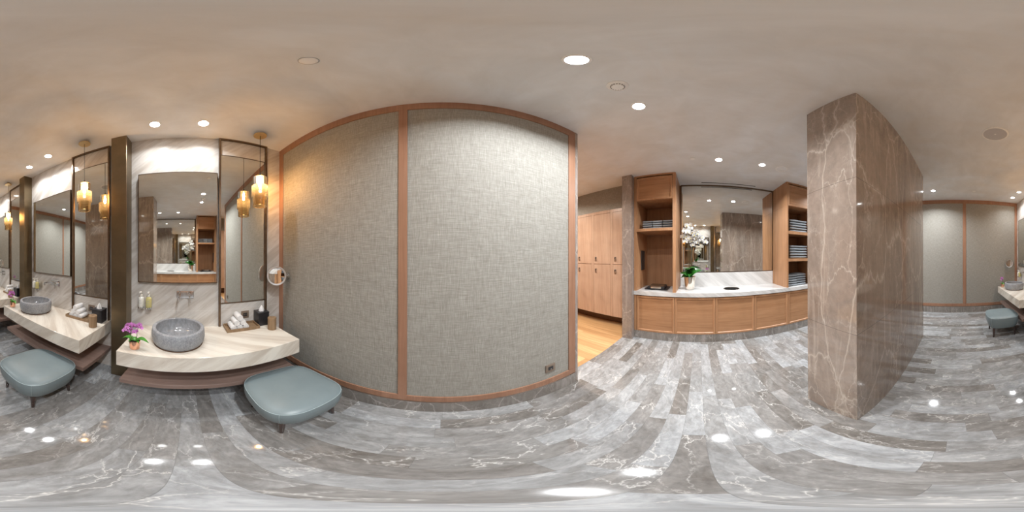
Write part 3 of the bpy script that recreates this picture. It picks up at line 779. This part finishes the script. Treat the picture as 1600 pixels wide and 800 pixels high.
# magnifying mirrors
def magnifier(base, centre, look, wall_n, label):
    t = empty('magnifying_mirror', base, label, 'magnifying mirror', 'round chrome magnifying mirrors')
    b = Vector(base); c = Vector(centre)-b; wn = Vector(wall_n); d = Vector(look).normalized()
    MB().cyl((0, 0, 0), wn*0.018, 0.036, 0.034, 28).build('wall_rose', MT['chrome'], t, True)
    back = c - d*0.022
    MB().tube([wn*0.015, wn*0.05+Vector((0, 0, -0.0)), wn*0.06+(back-wn*0.06)*0.35, back], 0.0065, 12).build('swivel_arm', MT['chrome'], t, True)
    q = d.to_track_quat('Z', 'Y').to_matrix().to_4x4()
    MX = Matrix.Translation(c) @ q
    MB().lathe([(0, -0.018), (0.07, -0.016), (0.104, -0.008), (0.109, 0.0), (0.107, 0.006), (0.092, 0.004), (0.088, -0.001), (0, -0.004)], seg=56, mat=MX).build('mirror_frame', MT['satin'], t, True)
    MB().lathe([(0.0875, 0.0012), (0.05, -0.0022), (0, -0.0034)], seg=56, mat=MX).build('mirror_glass', MT['mirrorw'], t, True)
magnifier((-1.53, YP+0.008, 1.322), (-1.555, 0.962, 1.325), (1.5, -0.85, 0.12), (0, -1, 0), 'round chrome magnifying mirror on an arm on the large woven wall')
magnifier((-1.60, YB-0.008, 1.33), (-1.45, -4.15, 1.34), (0.75, 1.0, 0.1), (0, 1, 0), 'round chrome magnifying mirror on the far woven wall')

# outlet on the big woven wall
t = empty('power_outlet', (0.865, YP+0.0085, 0.405), 'bronze wall socket low on the large woven wall', 'outlet', 'bronze sockets')
MB().box(-0.05, 0.05, -0.010, 0, -0.05, 0.05, 0.002).build('socket_plate', MT['brownp'], t)
MB().box(-0.026, 0.026, -0.0125, -0.0102, -0.024, 0.024, 0.001).build('socket_insert', MT['blackm'], t)
MB().box(-0.004, 0.010, -0.0135, -0.0126, -0.018, -0.006).build('socket_slot', MT['steel'], t)

# ================================================================ CABINET WALL
FZ = 0.163
struct('baseboard_right', MB().box(XC+0.004, XC+0.03, -2.99, 1.109, 0, FZ).box(XC+0.03, XM-0.005, -2.99, 1.109, 0, 0.06), MT['base'], label='brown grey marble plinth under the cabinets', cat='baseboard')
seams = [1.065, 0.395, -0.277, -0.950, -1.630, -2.305, -2.98]
names = ['leftmost, beside the marble jamb', 'second from the left, under the orchid', 'middle one, left of the counter opening', 'fourth from the left, right of the counter opening', 'fifth from the left, partly behind the marble block', 'sixth, hidden behind the marble block']
def shaker(parent, y0, y1, z0, z1, x=XC, name='door'):
    """shaker door on the plane x, facing -x, in the parent's local frame"""
    r = 0.032; mb = MB()
    mb.box(x, x+0.020, y0, y0+r, z0, z1, 0.0015, 1).box(x, x+0.020, y1-r, y1, z0, z1, 0.0015, 1).box(x, x+0.020, y0+r, y1-r, z0, z0+r, 0.0015, 1).box(x, x+0.020, y0+r, y1-r, z1-r, z1, 0.0015, 1)
    g = 0.009; A = [(x+0.001, y0+r, z0+r), (x+0.001, y1-r, z0+r), (x+0.001, y1-r, z1-r), (x+0.001, y0+r, z1-r)]
    B = [(x+0.013, y0+r+g, z0+r+g), (x+0.013, y1-r-g, z0+r+g), (x+0.013, y1-r-g, z1-r-g), (x+0.013, y0+r+g, z1-r-g)]
    mb.loft([A, B], False)
    d = mb.build(name, MT['cab'], parent)
    MB().box(x+0.0125, x+0.019, y0+r, y1-r, z0+r, z1-r).build('door_panel', MT['cabd'], d)
    return d
for i in range(6):
    y1, y0 = seams[i], seams[i+1]
    if i == 0: y1b = 1.108
    else: y1b = y1
    t = empty('base_cabinet', (XC, (y0+y1)/2, FZ), 'oak base cabinet with a shaker door, ' + names[i], 'cabinet', 'oak base cabinets under the towel counter')
    cy = (y0+y1)/2
    MB().box(0.022, 0.6, y0-cy+0.0005, y1b-cy-0.0005, 0.0005, 0.704).build('cabinet_body', MT['cab'], t)
    if i == 0: MB().box(0.0, 0.0215, y1-cy+0.002, y1b-cy-0.001, 0.0005, 0.704).build('filler_strip', MT['cab'], t)
    shaker(t, y0-cy+0.0025, y1-cy-0.0025, 0.002, 0.69, 0.0)
# counter with round opening
CZ = 0.938
def slab_with_hole(x0, x1, y0, y1, z0, z1, cx, cy, r, n=48):
    b = bmesh.new()
    outer, inner = [], []
    for i in range(n):
        a = 2*PI*i/n; c, s = math.cos(a), math.sin(a)
        inner.append((cx+r*c, cy+r*s))
        k = min((x1-cx)/c if c > 1e-9 else ((x0-cx)/c if c < -1e-9 else 1e9), (y1-cy)/s if s > 1e-9 else ((y0-cy)/s if s < -1e-9 else 1e9))
        outer.append((cx+k*c, cy+k*s))
    # put exact corners on the nearest samples
    for X in (x0, x1):
        for Y in (y0, y1):
            j = min(range(n), key=lambda q: (outer[q][0]-X)**2+(outer[q][1]-Y)**2); outer[j] = (X, Y)
    T = [[b.verts.new((p[0], p[1], z)) for p in ring] for z in (z0, z1) for ring in (outer, inner)]
    o0, i0, o1, i1 = T
    for k in range(n):
        j = (k+1) % n
        b.faces.new((o1[k], o1[j], i1[j], i1[k])); b.faces.new((o0[k], i0[k], i0[j], o0[j]))
        b.faces.new((o0[k], o0[j], o1[j], o1[k])); b.faces.new((i0[k], i1[k], i1[j], i0[j]))
    bmesh.ops.recalc_face_normals(b, faces=b.faces)
    return b
HX, HY, HR = 2.985, -0.612, 0.145
t = empty('towel_counter', (XC, -0.6, 0.868), 'long white grey marble counter on the oak base cabinets', 'counter')
s = MB(); s.add(slab_with_hole(-0.012, XM-XC-0.002, -2.39, 1.708, 0.0, CZ-0.868, HX-XC, HY+0.6, HR)); s.build('counter_slab', MT['counter2'], t)
MB().box(XM-XC-0.022, XM-XC-0.002, -0.995, 0.965, CZ-0.868+0.0005, 1.225-0.868).build('backsplash', MT['counter2'], t)
MB().lathe([(HR-0.001, 0.003), (HR-0.001, 0.0715), (HR+0.010, 0.0735), (HR+0.012, 0.0705), (HR-0.004, 0.0702), (HR-0.004, 0.003)], HX-XC, HY+0.6, 56).build('opening_ring', MT['steel'], t, True)
# bin under the opening
t2 = empty('waste_bin', (HX, HY, 0.8685), 'dark round bin below the opening in the long marble counter', 'bin')
MB().lathe([(0, 0.001), (HR-0.012, 0.001), (HR-0.008, 0.055), (HR-0.012, 0.055), (HR-0.018, 0.006), (0, 0.006)], seg=40).build('bin_liner', MT['dark'], t2, True)

# wide mirror
t = empty('wide_wall_mirror', (XM-0.0005, -0.615, 1.23), 'wide mirror with a dark top bar above the long marble counter', 'mirror')
a, b_ = -0.980, 0.960
MB().box(-0.022, -0.001, a+0.012, b_-0.012, 0.010, H-1.23-0.034).build('mirror_glass', MT['mirrorw'], t)
MB().box(-0.03, -0.001, a, b_, H-1.23-0.033, H-1.23-0.002).box(-0.03, -0.001, a, a+0.0115, 0.0, H-1.23-0.0335).box(-0.03, -0.001, b_-0.0115, b_, 0.0, H-1.23-0.0335).box(-0.026, -0.001, a+0.012, b_-0.012, 0.0, 0.0095).build('mirror_frame', MT['bronzed'], t)

# tall open cabinets
def tower(y0, y1, op0, op1, shelves, label):
    t = empty('tall_cabinet', (XC, (y0+y1)/2, CZ+0.0005), label, 'cabinet', 'tall oak towel cabinets on the long counter'); cy = (y0+y1)/2; zb = CZ+0.0005
    hgt = H-zb-0.001; D = XM-XC-0.004; zo = 2.555-zb
    for (za, zb_) in ((0, zo-0.001), (zo+0.001, hgt)):
        MB().box(0.0, D, y0-cy, op0-cy, za, zb_).build('side_panel', MT['cab'], t); MB().box(0.0, D, op1-cy, y1-cy, za, zb_).build('side_panel', MT['cab'], t)
    MB().box(D-0.02, D, op0-cy+0.0005, op1-cy-0.0005, 0, hgt-0.03).build('back_panel', MT['cabin'], t)
    MB().box(0.02, D-0.0205, op0-cy+0.0005, op1-cy-0.0005, zo, zo+0.03).build('shelf', MT['cab'], t)
    MB().box(0.0, D-0.0205, op0-cy+0.0005, op1-cy-0.0005, hgt-0.03, hgt).build('top_panel', MT['cab'], t)
    shaker(t, op0-cy+0.003, op1-cy-0.003, zo+0.002, hgt-0.055, 0.0)
    for z0, z1 in shelves:
        MB().box(0.004, D-0.0205, op0-cy+0.0005, op1-cy-0.0005, z0-zb, z1-zb).build('shelf', MT['cab'], t)
    return t
tower(0.372, 1.108, 0.425, 1.062, [(1.988, 2.037)], 'tall open oak cabinet beside the marble jamb, holding three low stacks of grey towels')
tower(-2.30, -1.602, -2.262, -1.640, [(1.983, 2.040), (1.447, 1.503)], 'tall open oak cabinet half behind the marble block, full of grey towels')

# black panel on the left cabinet's inner side
t = empty('wall_panel_box', (2.98, 1.0615, 1.475), 'narrow black panel on the inner side of the left tall cabinet', 'panel')
MB().box(-0.09, 0.09, -0.012, 0, -0.185, 0.185, 0.003).build('panel_housing', MT['blackm'], t)
MB().box(-0.078, 0.078, -0.0135, -0.0122, -0.17, 0.17, 0.0005, 1).build('panel_face', MT['blackp'], t)

# black tray with silver edged box
t = empty('black_service_tray', (2.98, 0.755, CZ+0.0007), 'low black tray with a silver-edged box on the counter in the left tall cabinet', 'tray')
mb = MB(); mb.loft([[(x*1.0, y*1.0, 0) for x, y in ((-0.165, -0.20), (0.165, -0.20), (0.165, 0.20), (-0.165, 0.20))], [(x, y, 0.02) for x, y in ((-0.175, -0.21), (0.175, -0.21), (0.175, 0.21), (-0.175, 0.21))]])
mb.build('tray_base', MT['blackp'], t)
MB().box(-0.13, 0.13, -0.15, 0.16, 0.0205, 0.06, 0.004).build('tray_box', MT['blackp'], t)
MB().box(-0.152, -0.131, -0.095, 0.10, 0.028, 0.062, 0.002).build('silver_bar', MT['silver'], t)
MB().box(-0.155, -0.131, -0.155, -0.097, 0.0205, 0.055, 0.003).build('corner_block', MT['blackp'], t)
MB().box(-0.155, -0.131, 0.102, 0.165, 0.0205, 0.055, 0.003).build('corner_block', MT['blackp'], t)
MB().box(-0.12, 0.12, -0.13, 0.14, 0.0605, 0.068, 0.002).build('wood_lid', MT['kick'], t)

# white orchid
t = empty('white_orchid', (3.0, 0.16, CZ+0.0007), 'tall white orchid in a shiny champagne metal pot on the long counter', 'potted orchid')
MB().lathe([(0, 0), (0.076, 0), (0.082, 0.004), (0.108, 0.235), (0.105, 0.238), (0.101, 0.22), (0, 0.22)], seg=48).build('pot', MT['silver'], t, True)
MB().lathe([(0, 0.232), (0.06, 0.23), (0.09, 0.222)], seg=24).build('bark', MT['soil'], t, True)
lm = leaf_mesh('leaf', MT['leafd'], 0.27, 0.17, 0.05, 0.11)
for a, s_, tl, rl in ((-100, 1.0, -0.55, 0.85), (100, 0.74, -0.45, -0.8), (125, 0.85, -0.95, -0.5), (-130, 0.95, -0.95, 0.5), (95, 0.62, 0.0, -0.7), (-70, 0.8, -0.9, 0.5), (180, 0.6, -0.2, 0.0)):
    put(lm, 'leaf', t, (0, 0, 0.215), (rl, tl, math.radians(a)), s_)
fm = flower_mesh('flower', MT['wpetal'], 0.052); lpm = lip_mesh('flower_lip', MT['ylip'], 0.045)
rnd = random.Random(11)
stems = [((0.0, 0.03), (-0.02, 0.115), 0.80), ((0.0, 0.0), (0.0, 0.03), 1.0), ((-0.02, -0.02), (-0.05, -0.12), 0.86), ((0.02, -0.03), (0.02, -0.26), 0.72), ((-0.01, 0.02), (-0.06, 0.07), 0.90), ((0.01, -0.01), (-0.03, -0.20), 0.80)]
for (b0, tp, hz) in stems:
    pts = []
    for i in range(13):
        f = i/12; g = max(0, (f-0.45)/0.55)
        pts.append((b0[0]+(tp[0]-b0[0])*g**1.5, b0[1]+(tp[1]-b0[1])*(0.25*f+0.75*g**1.5), 0.21+hz*(math.sin(f*PI*0.56)/math.sin(PI*0.56)) - 0.04*g*g))
    MB().tube(pts, 0.0035, 7).build('stem', MT['stem'], t, True)
    for i in range(7, 13):
        p = Vector(pts[i])
        sgn = 1 if i % 2 else -1
        d = Vector((-1.0, rnd.uniform(-.7, .7), rnd.uniform(-.35, .35)))
        if i == 12 and hz > 0.9:
            MB().lathe([(0, -0.012), (0.007, -0.004), (0.008, 0.004), (0, 0.014)], seg=10).build('bud', MT['leaf'], t, True, loc=tuple(p)); continue
        f = put(fm, 'flower', t, tuple(p+Vector((-0.03, sgn*0.030, -0.015))), sc=rnd.uniform(0.85, 1.1), quat=face_quat(d, rnd.uniform(-.5, .5)))
        put(lpm, 'flower_lip', f, (0, 0, 0.002))

# grey folded towels
def towel_mesh(wx, wy, h):
    mb = MB(); n = 28; rings = []
    # folded bundle: rounded front edge facing -x, made of two visible folds
    def ring(y, k):
        pts = []
        for i in range(n):
            a = 2*PI*i/n; c, s_ = math.cos(a), math.sin(a)
            x = wx/2*math.copysign(abs(c)**0.45, c); z = h/2*math.copysign(abs(s_)**0.8, s_)
            if c < -0.85: x += 0.004*(1-abs(s_)*3 if abs(s_) < .3 else 0)
            pts.append((x, y, z*k + h/2 + 0.0015*math.sin(y*40+x*15)))
        return pts
    for f, k in ((-1, 0.55), (-0.97, 0.85), (-0.9, 1), (-0.5, 1.02), (0, 1.0), (0.5, 1.03), (0.9, 1), (0.97, 0.85), (1, 0.55)):
        rings.append(ring(f*wy/2, k))
    mb.loft(rings); return mb.mesh('folded_towel', MT['towelg'], True)
ORD = ['bottom', 'second', 'third', 'fourth', 'fifth']
def stack(x, y, z, n, wx, wy, h, where, total=None):
    me = towel_mesh(wx, wy, h)
    for k in range(n):
        o = bpy.data.objects.new('folded_towel', me); COL.objects.link(o)
        o.location = (x+rnd.uniform(-.004, .004), y+rnd.uniform(-.003, .003), z+0.002+k*(h*1.03+0.004)); o.rotation_euler = (0, 0, rnd.uniform(-.015, .015))
        nm = 'top' if k == n-1 else ORD[k]
        tag(o, 'folded grey towel, %s of %s' % (nm + ('' if nm in ('top', 'bottom') else ' up'), where), 'towel', 'folded grey towels in the tall cabinets')
zz = 2.037
stack(2.90, 0.905, zz, 4, 0.24, 0.172, 0.036, 'left stack, upper shelf of left tall cabinet')
stack(2.90, 0.718, zz, 4, 0.24, 0.172, 0.036, 'middle stack, upper shelf of left tall cabinet')
stack(2.90, 0.533, zz, 4, 0.24, 0.172, 0.036, 'right stack, upper shelf of left tall cabinet')
stack(2.93, -1.95, 2.041, 5, 0.36, 0.42, 0.049, 'stack on highest shelf, right tall cabinet')
stack(2.93, -1.95, 1.504, 5, 0.36, 0.42, 0.049, 'stack on middle shelf, right tall cabinet')
stack(2.91, -1.795, CZ+0.0005, 5, 0.32, 0.225, 0.042, 'left stack on counter, right tall cabinet')
stack(2.93, -2.03, CZ+0.0005, 5, 0.32, 0.225, 0.044, 'right stack on counter, right tall cabinet')

# ================================================================ CEILING FITTINGS
def downlight(x, y, label, power=DOWN_W, color=COOL, r=0.045, spread=2.7):
    t = empty('ceiling_downlight', (x, y, H), label, 'ceiling light', 'recessed ceiling downlights')
    MB().lathe([(r, -0.0005), (r, -0.006), (r+0.010, -0.005), (r+0.012, -0.0005)], seg=40, closed=True).build('trim_ring', MT['whitep'], t, True)
    MB().lathe([(0, -0.003), (r-0.001, -0.003), (r-0.001, -0.001), (0, -0.001)], seg=32).build('lens', MT['lens'], t)
    area('downlight_lamp', t, (0, 0, -0.008), r*2, power, color, spread)
dl = [(-1.44, 0.148, 'right downlight over the vanity beside the large woven wall'),
      (-1.44, -0.286, 'left downlight over the vanity beside the large woven wall'),
      (-1.445, -1.637, 'right downlight over the middle vanity'),
      (-1.445, -2.079, 'left downlight over the middle vanity'),
      (-1.44, -3.44, 'right downlight over the farthest vanity'),
      (-1.44, -3.86, 'left downlight over the farthest vanity, nearest the far woven wall'),
      (0.43, 0.398, 'brightest downlight, closest to the middle of the large woven wall'),
      (1.084, 0.414, 'downlight beside the round detector, nearest the opening to the lockers'),
      (2.25, -0.285, 'left downlight in front of the wide mirror'),
      (2.25, -0.933, 'right downlight in front of the wide mirror'),
      (0.47, -3.598, 'downlight at the far end, right of the marble block'),
      (2.25, -2.70, 'added unseen downlight behind the marble block, in front of the hidden cabinets'),  # unseen, added to balance the light behind the block
      (1.9, -3.60, 'added unseen downlight in the far corner behind the marble block')]  # likewise an added, unseen fill light
for x, y, lab in dl:
    downlight(x, y, lab, DOWN_W*(0.185 if x < -1.4 else 1.0), NEUT if x < -1.4 else COOL, spread=2.3 if x < -1.4 else 2.5)
for k, (x, y) in enumerate(((1.6, 2.3), (2.3, 3.4))):  # both unseen, added to light the locker room
    downlight(x, y, ('added unseen warm downlight in the locker room near the doorway', 'added unseen warm downlight deep in the locker room')[k], 34, (1.0, 0.90, 0.78))

t = empty('smoke_detector', (0.777, 0.419, H), 'round white smoke detector with dark slots between two ceiling downlights', 'smoke detector')
MB().lathe([(0, -0.0005), (0.062, -0.0005), (0.062, -0.008), (0.056, -0.012), (0.04, -0.018), (0.034, -0.034), (0, -0.036)], seg=40).build('detector_body', MT['whitep'], t, True)
mb = MB()
for i in range(16):
    a = 2*PI*i/16; b = bmesh.new(); bmesh.ops.create_cube(b, size=1)
    for v in b.verts: v.co = Vector((v.co.x*0.006, v.co.y*0.008, v.co.z*0.008))
    mb.add(b, Matrix.Rotation(a, 4, 'Z') @ Matrix.Translation((0.0375, 0, -0.024)))
mb.build('vent_slots', MT['blackm'], t)
t = empty('ceiling_cover_plate', (-0.441, 0.404, H), 'plain white round cover plate above the left woven panel', 'cover plate')
MB().lathe([(0, -0.007), (0.030, -0.007), (0.036, -0.005), (0.038, -0.0005), (0, -0.0005)], seg=40).build('cover_disc', MT['whitep'], t, True)
MB().lathe([(0.0385, -0.0025), (0.0405, -0.002), (0.0405, -0.0005), (0.0385, -0.0005)], seg=40, closed=True).build('cover_rim', MT['steel'], t, True)
for x, y, r, lab in ((-0.412, -1.603, 0.135, 'large round ceiling speaker between the marble block and the stools'), (2.25, -1.262, 0.095, 'smaller round ceiling speaker near the right tall cabinet')):
    t = empty('ceiling_speaker', (x, y, H), lab, 'ceiling speaker', 'round ceiling speakers')
    MB().lathe([(r-0.014, -0.0005), (r-0.014, -0.008), (r, -0.006), (r+0.002, -0.0005)], seg=56, closed=True).build('speaker_rim', MT['whitep'], t, True)
    MB().lathe([(0, -0.007), (r-0.015, -0.005), (r-0.015, -0.001), (0, -0.001)], seg=56).build('speaker_grille', MT['speaker'] if r > .1 else MT['plaster'], t, True)
    MB().lathe([(0, -0.0095), (0.008, -0.009), (0.010, -0.0068), (0, -0.0068)], seg=16).build('centre_badge', MT['whitep'], t, True)
for x, y, lab in ((2.229, 0.078, 'small white sprinkler cover left of the downlights at the wide mirror'), (-0.442, -3.627, 'small white sprinkler cover near the far woven wall')):
    t = empty('sprinkler_cover', (x, y, H), lab, 'sprinkler cover', 'sprinkler covers')
    MB().lathe([(0, -0.012), (0.034, -0.012), (0.036, -0.008), (0, -0.008)], seg=28).build('cover_disc', MT['whitep'], t, True)
    MB().lathe([(0, -0.0078), (0.018, -0.0078), (0.018, -0.0005), (0, -0.0005)], seg=20).build('collar', MT['whitep'], t, True)
t = empty('ceiling_air_slot', (3.145, -0.605, H), 'narrow dark air slot in the ceiling above the wide mirror', 'air vent')
MB().box(-0.015, 0.015, -0.545, 0.545, -0.002, -0.0004).build('slot', MT['dark'], t)
MB().box(-0.020, -0.0152, -0.55, 0.55, -0.003, -0.0004).box(0.0152, 0.020, -0.55, 0.55, -0.003, -0.0004).build('slot_frame', MT['plaster'], t)

# ================================================================ LOCKERS
LX = 2.95
lk = ['first locker from the doorway jamb', 'second locker from the doorway jamb', 'third locker, beside the edge of the large woven wall', 'fourth locker, deeper in the room', 'fifth locker, deepest in the room']
for i in range(5):
    y1 = 1.773+0.495*i; y0 = y1-0.495
    if i == 0: y0 = 1.300
    t = empty('locker', (LX, (y0+y1)/2, 0), 'pale oak double-door ' + lk[i], 'locker', 'oak lockers in the next room'); cy = (y0+y1)/2
    MB().box(0.021, 0.545, y0-cy+0.0005, y1-cy-0.0005, 0.235, 2.565).box(0.0, 0.0208, y1-cy-0.061, y1-cy-0.0005, 0.235, 2.500).box(0.0, 0.0208, y0-cy+0.0005, y1-cy-0.0005, 2.501, 2.565).build('locker_body', MT['locker'], t)
    MB().box(0.25, 0.545, y0-cy+0.0005, y1-cy-0.0005, 0.0, 0.2345).build('plinth', MT['kick'], t)
    for nm, z0, z1, lz in (('lower_door', 0.237, 1.376, 1.235), ('upper_door', 1.386, 2.496, 1.495)):
        d = MB().box(0.0, 0.0205, y0-cy+0.003 if i == 0 else y0-cy+0.0015, y1-cy-0.064, z0, z1, 0.001, 1).build(nm, MT['locker'], t)
        ly = y1-cy-0.121
        k = MB().box(-0.010, -0.0005, ly-0.020, ly+0.020, lz-0.045, lz+0.045, 0.002).build('lock', MT['steel'], d)
        MB().box(-0.0125, -0.0102, ly-0.013, ly+0.013, lz-0.005, lz+0.035).build('lock_keypad', MT['blackm'], k)
        MB().box(-0.022, -0.0102, ly-0.018, ly-0.010, lz-0.035, lz+0.02, 0.002).build('lock_grip', MT['chrome'], k)
struct('wall_above_lockers', MB().box(LX+0.002, 3.499, 1.2935, 4.499, 2.566, H-0.0005), MT['fabric'], label='woven panel above the lockers', cat='wall')
